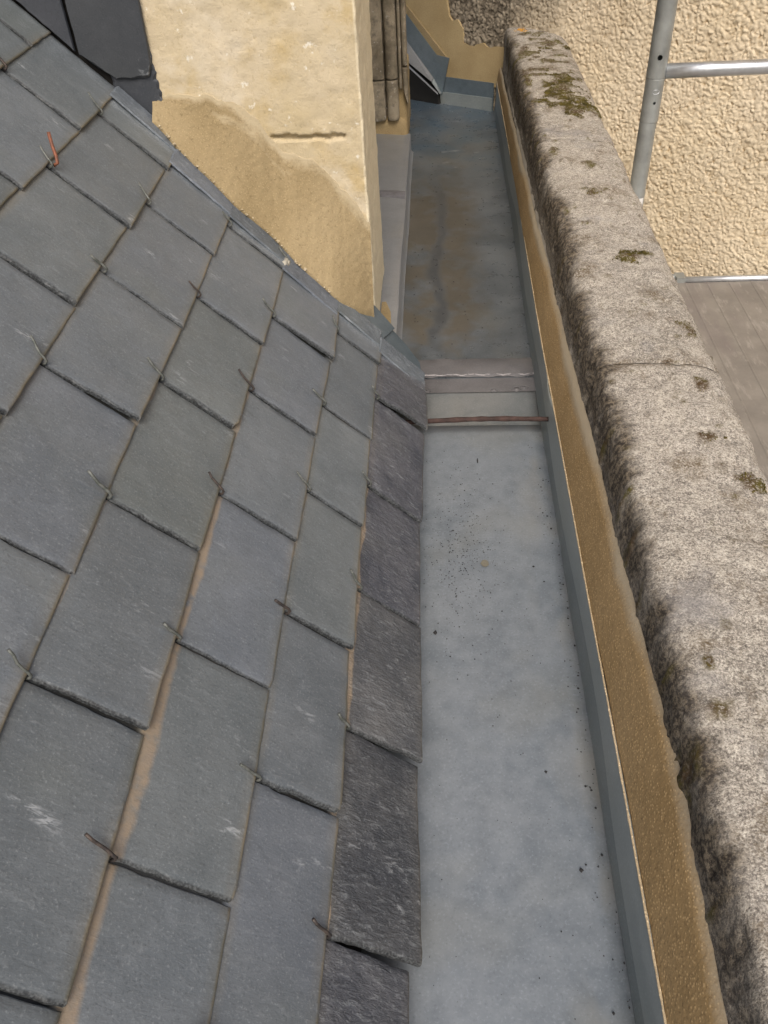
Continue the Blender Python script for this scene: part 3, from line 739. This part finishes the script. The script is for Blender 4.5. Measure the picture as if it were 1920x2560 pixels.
# ------------------------------------------------------------------ dormer
dor = empty('dormer'); tag(dor, 'stone dormer pier with slate hung cheek standing on the roof slope', 'dormer')
def slot(V):
    X, Y, Z = V[:, 0], V[:, 1], V[:, 2]
    zc = .4665 - .004 * (X + .22) / .06 * .3 + .0012 * fbm(X * 90, Z * 0 + 2, 0, 2, 4)
    ins = np.clip((.0044 + .0012 * fbm(X * 70, Z * 0, 0, 3, 14) - np.abs(Z - zc)) / .0016, 0, 1) * np.clip((X + .288) / .005, 0, 1) * np.clip((-.157 - X) / .004, 0, 1) * (Y < 1.45)
    V[:, 1] += ins * (.013 + .002 * fbm(X * 120, Z * 120, 0, 2, 6))
    return V
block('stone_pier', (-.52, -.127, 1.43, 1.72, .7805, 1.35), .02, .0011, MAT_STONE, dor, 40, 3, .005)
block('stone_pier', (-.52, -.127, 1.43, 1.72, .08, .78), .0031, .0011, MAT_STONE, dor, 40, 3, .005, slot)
# mortar wedge between pier and slates
bot = [(.635, 1.4), (.603, 1.385), (.577, 1.376), (.539, 1.372), (.495, 1.363), (.456, 1.352), (.433, 1.358), (.395, 1.359), (.355, 1.351), (.327, 1.336), (.29, 1.338), (.253, 1.334), (.224, 1.329), (.199, 1.351), (.177, 1.352), (.14, 1.399)]
topp = [(-.475, .543), (-.46, .541), (-.417, .544), (-.366, .535), (-.327, .522), (-.31, .506), (-.299, .485), (-.286, .462), (-.269, .449), (-.226, .433), (-.198, .41), (-.175, .379), (-.152, .352), (-.126, .317)]
bx = np.array([RP(u, y, .010) for u, y in bot][::1]); bx = bx[np.argsort(bx[:, 0])]
tp = np.array(topp)
bq = np.linspace(-.474, -.1265, 150); bys = np.interp(bq, bx[:, 0], bx[:, 1]); bys = np.convolve(np.pad(bys, 6, 'edge'), np.ones(13) / 13, 'valid')
n, m = 150, 70
P = np.zeros((n, m + 2, 3))
for i, xx in enumerate(np.linspace(-.474, -.1265, n)):
    yb = bys[i]; zb = np.interp(xx, bx[:, 0], bx[:, 2]); zt = np.interp(xx, tp[:, 0], tp[:, 1]) + .004 * float(fbm(xx * 60, 3.0, 0, 3, 3))
    t = np.linspace(0, 1, m); z = zb + (zt - zb) * t
    e = 1 - (1 - t) ** 1.35
    nz = (fbm(np.full(m, xx * 20), z * 20, 0, 2, 8) * .0010 + fbm(np.full(m, xx * 160), z * 160, 0, 3, 18) * .0010) * np.clip((1 - t) * 6, .1, 1)
    y = yb + (1.4292 - yb) * e - nz
    P[i, 1:m + 1, 0] = xx; P[i, 1:m + 1, 1] = y; P[i, 1:m + 1, 2] = z
    P[i, 0] = (xx, yb + .006, zb - .022); P[i, m + 1] = (xx, 1.434, zt + .001)
o = MB().grid(P).build('mortar_wedge', MAT_MORTAR_TAN, dor, True)
E_ = np.zeros((n, m + 2)); tq = np.linspace(0, 1, m)
for i in range(n): E_[i, 1:m + 1] = np.clip((tq - .74 + .10 * fbm(tq * 9, np.full(m, i * .06), 0, 3, 6)) / .26, 0, 1); E_[i, m + 1] = 1
at = o.data.attributes.new('edge', 'FLOAT', 'POINT'); at.data.foreach_set('value', E_.ravel())
# pale crumbling lip along the mortar foot
mb = MB()
for _ in range(130):
    q = random.random() * (len(bot) - 4); a = int(q); f = q - a
    u = bot[a][0] * (1 - f) + bot[a + 1][0] * f; y = bot[a][1] * (1 - f) + bot[a + 1][1] * f
    p = RP(u, y - random.uniform(-.003, .004), .010); r = random.choice((.0007, .001, .0013, .0018, .003))
    V = [(p[0] + d[0] * r * random.uniform(.6, 1.3), p[1] + d[1] * r * random.uniform(.6, 1.3), p[2] + d[2] * r * random.uniform(.5, 1.1)) for d in ((1, 0, 0), (-1, 0, 0), (0, 1, 0), (0, -1, 0), (0, 0, 1), (0, 0, -1))]
    mb.add(V, [(0, 2, 4), (2, 1, 4), (1, 3, 4), (3, 0, 4), (2, 0, 5), (1, 2, 5), (3, 1, 5), (0, 3, 5)])
tag(mb.build('mortar_crumbs', mortar_material('mortar_pale', (.38, .31, .2), (.48, .41, .29), (.2, .14, .07)), dor), kind='stuff')
# slate hung cheek
MB().box(-1.9, -.45, 1.437, 1.46, .3, 1.9).build('cheek_boarding', MAT_DARK, dor)
rl = lambda x, w=.0035: ZE + ((XE - x + w * ST) / CT) * ST + w * CT     # height of the roof above x
cheek = [[(-.4575, 1.02), (-.4575, .68), (-.459, .625), (-.4605, .590), (-.468, .574), (-.486, .571), (-.522, .571), (-.5735, rl(-.5735) - .002), (-.5725, 1.02)],
         [(-.577, 1.02), (-.5785, rl(-.5785) - .002), (-.69, rl(-.69) - .002), (-.692, 1.02)],
         [(-.696, 1.02), (-.6965, rl(-.6965) - .002), (-.81, rl(-.81) - .002), (-.812, 1.02)],
         [(-.816, 1.02), (-.8165, rl(-.8165) - .002), (-.985, rl(-.985) - .002)]]
for i, pts in enumerate(cheek):
    o = prism('cheek_slate', pts, (0, 1.424 - .0015 * (i % 2), 0), (1, 0, 0), (0, 0, 1), (0, -1, 0), .006, MAT_SLATE_CHEEK, dor, .003, .0007); o['gauge'] = 9.0; o['stain'] = 0.0
o = prism('cheek_slate', [(-.461, .62), (-.459, .584), (-.457, .532), (-.459, .488), (-.468, .480), (-.480, rl(-.480) - .02), (-.534, rl(-.534) - .02), (-.534, .62)], (0, 1.431, 0), (1, 0, 0), (0, 0, 1), (0, -1, 0), .006, MAT_SLATE_CHEEK, dor, .004, .0016, .004)
o['gauge'] = 9.0; o['stain'] = 0.0
for r0 in range(2):
    for q in range(9):
        x1 = -.4575 - q * .118 - (r0 % 2) * .059; z0 = 1.005 + r0 * .12
        o = prism('cheek_slate', [(x1, z0 + .2), (x1, z0), (x1 - .115, z0), (x1 - .115, z0 + .2)], (0, 1.418 - .004 * r0, 0), (1, 0, 0), (0, 0, 1), (0, -1, 0), .005, MAT_SLATE_CHEEK, dor, .002, .0006, .012); o['gauge'] = 9.0; o['stain'] = 0.0
# window sill sheet in zinc
m = MB(); n = 60; P = np.zeros((n, 8, 3))
for i, yy in enumerate(np.linspace(1.40, 2.705, n)):
    for j, (a, b) in enumerate([(-.36, .082), (-.26, .076), (-.18, .069), (-.12, .064), (-.0925, .0615), (-.0905, .058), (-.0905, .010), (-.084, .0045)]):
        P[i, j] = (a + .0012 * float(vn(yy * 7, j * .2)), yy, b + .0012 * float(vn(yy * 6, a * 12, 3)))
sil = MB().grid(P, True).build('zinc_sill', MAT_ZINC_SILL, dor, True)
P = np.zeros((26, 4, 3))
for i, xx in enumerate(np.linspace(-.30, -.094, 26)):
    zz = np.interp(xx, [-.36, -.26, -.18, -.12, -.0925], [.082, .076, .069, .064, .0615])
    for j, (a, b) in enumerate([(2.228, .0002), (2.215, .003), (2.195, .003), (2.180, .0002)]): P[i, j] = (xx, a + .004 * float(vn(xx * 40, j)), zz + b + .001 * float(vn(xx * 60, j * 3)))
MB().grid(P).build('sill_seam', plain('seam_grey', (.22, .22, .24), .5, .3, 50, .3), sil, True)
# tan mortar smear on the sill beside the pier
sp = [(-.127, 1.60), (-.118, 1.60), (-.106, 1.555), (-.103, 1.50), (-.104, 1.43), (-.127, 1.42)]
mesh('mortar_smear', [(x, y, .0668) for x, y in sp] + [(x - .001, y, .055) for x, y in sp], [tuple(range(6))[::-1]] + [(i, 6 + i, 6 + (i + 1) % 6, (i + 1) % 6) for i in range(6)], MAT_MORTAR_TAN, dor)
# wall under the pier, hidden, and the sill's body
MB().box(-.5, -.13, 1.44, 3.0, -.012, .056).build('dormer_base', MAT_WOOD, dor)
# far pier with its render foot
block('stone_pier', (-.42, -.112, 2.705, 2.98, .02, 1.35), .012, .0012, MAT_STONE_OLD, dor, 30, 5, .01)
block('render_foot', (-.40, -.098, 2.688, 3.0, .02, .118), .006, .0009, MAT_RENDER, dor, 30, 6, .022)
block('render_foot', (-.135, -.099, 2.697, 3.0, .09, .225), .006, .0009, MAT_RENDER, dor, 30, 8, .012)
def mould(x0, x1, z0, z1, yf, dep, tip=False):
    def ex(V):
        a = (V[:, 0] - x0) / (x1 - x0); V[:, 1] = V[:, 1] + np.where(V[:, 1] < 2.70, (1 - np.sqrt(np.clip(1 - (2 * a - 1) ** 2 * .9, 0, 1))) * dep, 0)
        if tip: lo = V[:, 2] < z0 + .01; V[lo, 2] -= .05 * np.clip((a[lo]), 0, 1)
        return V
    return block('window_moulding', (x0, x1, yf, 2.72, z0, z1), .006, .0010, MAT_STONE_OLD, dor, 60, int(z0 * 100) + int(-x0 * 1000), .003, ex)
for (x0, x1, yf, dep, zb) in ((-.300, -.1645, 2.664, .010, .112), (-.160, -.1235, 2.668, .016, .112)):
    mould(x0, x1, zb, .226, yf, dep); mould(x0, x1, .2285, 1.2, yf, dep)
mould(-.121, -.1115, .20, 1.2, 2.674, .003); mould(-.1095, -.0945, .262, 1.2, 2.676, .006); mould(-.1095, -.0945, .20, .259, 2.676, .006, True)
# dark window inside, lintel
MB().box(-.50, -.46, 1.70, 2.72, .05, 1.3).build('window_pane', plain('dark_glass', (.02, .022, .025), .1), dor)
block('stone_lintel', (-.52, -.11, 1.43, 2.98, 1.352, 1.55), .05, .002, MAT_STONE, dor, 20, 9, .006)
MB().box(-1.9, -.04, 1.40, 3.0, 1.552, 1.60).build('dormer_roof', MAT_SLATE_CHEEK, dor)

# ------------------------------------------------------------------ end wall (skewed)
A0 = np.array([.198, 3.10, 0]); tv = np.array([.82119, -.57066, 0]); nv = np.array([-.57066, -.82119, 0])
wall = empty('end_wall'); tag(wall, 'ochre roughcast house wall closing the gutter behind the scaffold', 'wall')
wall.matrix_world = Matrix(((tv[0], -nv[0], 0, A0[0]), (tv[1], -nv[1], 0, A0[1]), (0, 0, 1, 0), (0, 0, 0, 1)))
bpy.context.view_layer.update()
def grains(a, z, cell, seed):
    """rounded thrown grains: highest dome among the neighbouring jittered centres"""
    x, y = a / cell, z / cell; ix, iy = np.floor(x).astype(np.int64), np.floor(y).astype(np.int64); best = np.full(x.shape, -1.0)
    for dx in (-1, 0, 1):
        for dy in (-1, 0, 1):
            jx, jy = ix + dx, iy + dy
            px = jx + _h(jx, jy, 1, seed); py = jy + _h(jx, jy, 2, seed); r = .45 + .55 * _h(jx, jy, 3, seed); hh = .35 + .65 * _h(jx, jy, 4, seed)
            an = _h(jx, jy, 5, seed) * 3.14; ux, uy = x - px, y - py; c_, s_ = np.cos(an), np.sin(an)
            d2 = ((ux * c_ + uy * s_) ** 2 * .7 + (uy * c_ - ux * s_) ** 2 * 1.5) / (r * r)
            best = np.maximum(best, hh * np.sqrt(np.clip(1 - d2, 0, 1)))
    return np.maximum(best, 0)
def grainf(a, z):
    wa, wz = a + fbm(a * 60, z * 60, 0, 2, 5) * .003, z + fbm(a * 60, z * 60, 4, 2, 6) * .003
    g = np.maximum(grains(wa, wz, .0105, 3), .8 * grains(wa * .8 + wz * .6, wz * .8 - wa * .6, .0068, 9))
    return np.clip(g * .95 + .10 * fbm(a * 25, z * 25, 0, 2, 95) + .05 * fbm(a * 220, z * 220, 0, 1, 97), 0, 1.15)
def wallgrid(a0, a1, z0, z1, st):
    A = np.linspace(a0, a1, int((a1 - a0) / st) + 1); Zz = np.linspace(z0, z1, int((z1 - z0) / st) + 1)
    a, z = np.meshgrid(A, Zz, indexing='ij'); h = grainf(a, z)
    edge = np.minimum.reduce([a - a0, a1 - a, z - z0, z1 - z]); hh = h * np.clip(edge / .01, 0, 1)
    P = np.stack([a, -.0075 * hh, z], -1)
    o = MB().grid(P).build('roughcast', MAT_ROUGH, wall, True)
    at = o.data.attributes.new('height', 'FLOAT', 'POINT'); at.data.foreach_set('value', h.ravel())
wallgrid(-.20, 1.16, -.56, .48, .0022)
P = [(-1.2, -9), (3.2, -9), (3.2, 3.2), (-1.2, 3.2)]
o = mesh('wall_body', [(a, .003, z) for a, z in P] + [(a, .35, z) for a, z in P], [(0, 1, 2, 3), (4, 7, 6, 5), (0, 4, 5, 1), (1, 5, 6, 2), (2, 6, 7, 3), (3, 7, 4, 0)], MAT_ROUGH, wall)
# ochre render patches with ragged upper edge; local (a,z)
def sa(x): return (x - .198) / .82119
rp = [(.034, .60), (.034, .328), (.042, .286), (.056, .268), (.071, .275), (.080, .262), (.091, .247), (.091, .205), (.108, .200), (.126, .198), (.140, .206), (.159, .213), (.170, .203), (.181, .2), (.204, .207), (.30, .207), (.30, .08), (-.20, .08), (-.20, .60)]
prism('render_patch', [(sa(x), z) for x, z in rp], (0, -.0005, 0), (1, 0, 0), (0, 0, 1), (0, -1, 0), .0085, MAT_RENDER, wall, .003, .0012, .006)
# zinc upstand closing the gutter end
def wplate(name, pts, y0, t, mat): return prism(name, [(sa(x), z) for x, z in pts], (0, y0, 0), (1, 0, 0), (0, 0, 1), (0, -1, 0), t, mat, wall)
wplate('zinc_end_upstand', [(-.02, .0), (.1965, .0), (.1965, .0945), (-.02, .091)], -.008, .004, MAT_ZINC_BLUE)
wplate('zinc_end_fold', [(-.008, .0), (.1945, .0), (.1945, .0465), (-.008, .040)], -.012, .004, MAT_ZINC_UP)
# sloped render fillet beside the valley sheet
wplate('render_fillet', [(-.112, .31), (.038, .153), (.030, .12), (-.112, .25)], -.009, .006, MAT_MORTAR_TAN)

# valley sheet: stepped zinc channel coming down the slope beyond the dormer
val = empty('zinc_valley'); tag(val, 'folded zinc valley end jutting over the gutter beside the dormer', 'flashing')
val.matrix_world = wall.matrix_world.copy()
def L(x, z, off): return (sa(x), -off, z)
up, dn = (-.30, .45), (.010, .150)
def strip(name, A, B, mat):     # quad strip between two polylines of (x,z,off)
    v = [L(*p) for p in A] + [L(*p) for p in B]; n = len(A)
    o = mesh(name, v, [(i, i + 1, n + i + 1, n + i) for i in range(n - 1)], mat, val)
    s = o.modifiers.new('s', 'SOLIDIFY'); s.thickness = .002; s.offset = 0
    return o
# wall flange: along the wall, slope following the roof
strip('wall_flange', [(-.30, .49, .0165), (-.103, .276, .0165), (.002, .160, .0165), (.047, .156, .0165)], [(-.30, .390, .0185), (-.104, .193, .0185), (-.007, .084, .0185), (.022, .036, .0185)], MAT_ZINC_BLUE)
strip('channel_base', [(-.30, .390, .0195), (-.104, .193, .0195), (-.008, .084, .0195)], [(-.30, .335, .040), (-.095, .134, .040), (-.004, .077, .040)], zinc_material('zinc_channel', (.19, .195, .20), (.23, .235, .24), metal=.05, rough=.5).m)
strip('end_fold', [(-.007, .083, .0200), (.020, .037, .0200)], [(-.003, .076, .040), (.026, .040, .038)], MAT_ZINC_UP)
strip('front_lip', [(-.30, .318, .050), (-.088, .128, .050), (.022, .046, .046)], [(-.30, .312, .052), (-.088, .122, .052), (.024, .040, .048)], MAT_ZINC_SILL)
dk = [(-.60, .50), (-.30, .32), (-.100, .135), (.012, .040), (.016, .0), (-.60, .0)]
prism('void_shade_panel', [(sa(x), z) for x, z in dk], (0, -.008, 0), (1, 0, 0), (0, 0, 1), (0, -1, 0), .022, MAT_DARK, val)  # flat dark panel added for the shaded opening under the zinc

# ------------------------------------------------------------------ scaffold
sc = empty('scaffold'); tag(sc, 'galvanised scaffold post, rail and deck standing outside the parapet', 'scaffold')
PXs, PYs = .540, 2.25; rp_ = .0235
def pipe(name, x, y, z0, z1, r, thick=.003, na=40, mat=MAT_GALV):
    """open steel tube with wall thickness"""
    mb = MB(); ring = [(r - .0006, z0), (r, z0 + .0008), (r, z0 + .002), (r, z0 + .01), (r, z1 - .01), (r, z1 - .002), (r, z1 - .0008), (r - .0006, z1), (r - thick, z1), (r - thick, z0), (r - .0006, z0)]
    P = np.zeros((len(ring), na + 1, 3))
    for i, (rr, zz) in enumerate(ring):
        for j in range(na + 1):
            a = 2 * math.pi * j / na; P[i, j] = (x + rr * math.cos(a), y + rr * math.sin(a), zz)
    o = mb.grid(P, True).build(name, mat, sc, True); weld(o, 1e-6)
    try: o.data.set_sharp_from_angle(angle=math.radians(40))
    except Exception: pass
    return o
def drill(o, p, d, r):
    d = Vector(d).normalized(); p = Vector(p)
    c = MB().tube([p - d * .02, p + d * .015], r, 24).build('cutter', None); weld(c)
    b = o.modifiers.new('b', 'BOOLEAN'); b.object = c; b.operation = 'DIFFERENCE'; b.solver = 'EXACT'
    dg = bpy.context.evaluated_depsgraph_get(); me = bpy.data.meshes.new_from_object(o.evaluated_get(dg))
    o.modifiers.clear(); o.data = me; bpy.data.objects.remove(c)
up_ = pipe('post_upper_tube', PXs, PYs, .317, 2.2, rp_)
drill(up_, (PXs - .002, PYs - rp_, .3655), (-.10, -1, .0), .0062)
slv = pipe('post_sleeve', PXs, PYs, .214, .3165, .0229)
drill(slv, (PXs + .002, PYs - .0229, .262), (0, -1, 0), .0035)
pipe('post_lower_tube', PXs - .001, PYs, -9, .2138, .0216)
# crimp mark on the sleeve
MB().tube([(PXs + .0015 + .0085 * math.cos(a), PYs - math.sqrt(.0231 ** 2 - (.0015 + .0085 * math.cos(a)) ** 2), .288 + .005 * math.sin(a)) for a in np.linspace(0, 2 * math.pi, 30)], .0006, 6).build('crimp_ring', MAT_GALV_BAR, sc, True)
pipe('post_upper_tube', 2.4, PYs, .317, 2.2, rp_); pipe('post_lower_tube', 2.4, PYs, -9, .3165, .0216)
MB().tube([(x, PYs, .3295) for x in (.5615, .7, 1.2, 2.38)], .0172, 28).build('guard_rail', MAT_GALV_BAR, sc, True)
# sticker wrapped on the post
def wrap(name, z0, z1, a0, a1, r, mat, n=14, parent=sc):
    P = np.zeros((n, 2, 3))
    for i, a in enumerate(np.linspace(a0, a1, n)):
        for j, z in enumerate((z0, z1)): P[i, j] = (PXs - .001 + r * math.sin(a), PYs - r * math.cos(a), z)
    return MB().grid(P).build(name, mat, parent, True)
stk = wrap('sticker', -.075, .020, -1.2, .85, .0219, MAT_WHITE)
for (z0, z1, a0, a1) in ((.0055, .0085, .02, .52), (-.0045, .0085, .42, .52), (-.0045, -.0018, .02, .52), (-.0005, .0045, .10, .20), (-.0105, -.0078, .02, .52), (-.020, -.0078, .42, .52), (-.020, -.0173, .02, .52)):
    wrap('sticker_print', z0, z1, a0, a1, .02215, MAT_RED, 8, stk)
# deck
mb = MB()
deck = mesh('deck_board', [], [], None) if False else None
xs = [.60]; zs_ = []
x = .60; prof = []
while x < 1.32:
    prof += [(x, -.3212), (x + .031, -.3212), (x + .033, -.3200), (x + .036, -.3200), (x + .038, -.3212)]; x += .067
P = np.zeros((2, len(prof), 3))
for i, yy in enumerate((-1.2, 2.400)):
    for j, (a, b) in enumerate(prof): P[i, j] = (a, yy, b)
mb.grid(P, True); mb.box(.60, 1.325, -1.2, 2.400, -.34, -.3225)
mb.build('deck_board', MAT_DECK, sc)
# hooked transom at the deck end
MB().tube([(.770, 2.412, -.3175), (1.0, 2.412, -.3175), (1.40, 2.412, -.3175)], .0105, 20).build('deck_transom', MAT_GALV_BAR, sc, True)
MB().box(.741, .769, 2.400, 2.440, -.345, -.305).build('transom_bracket', MAT_GALV, sc)
MB().tube([(.741, 2.425, -.315), (.730, 2.425, -.315)], .012, 14).build('bracket_bolt', MAT_GALV, sc, True)
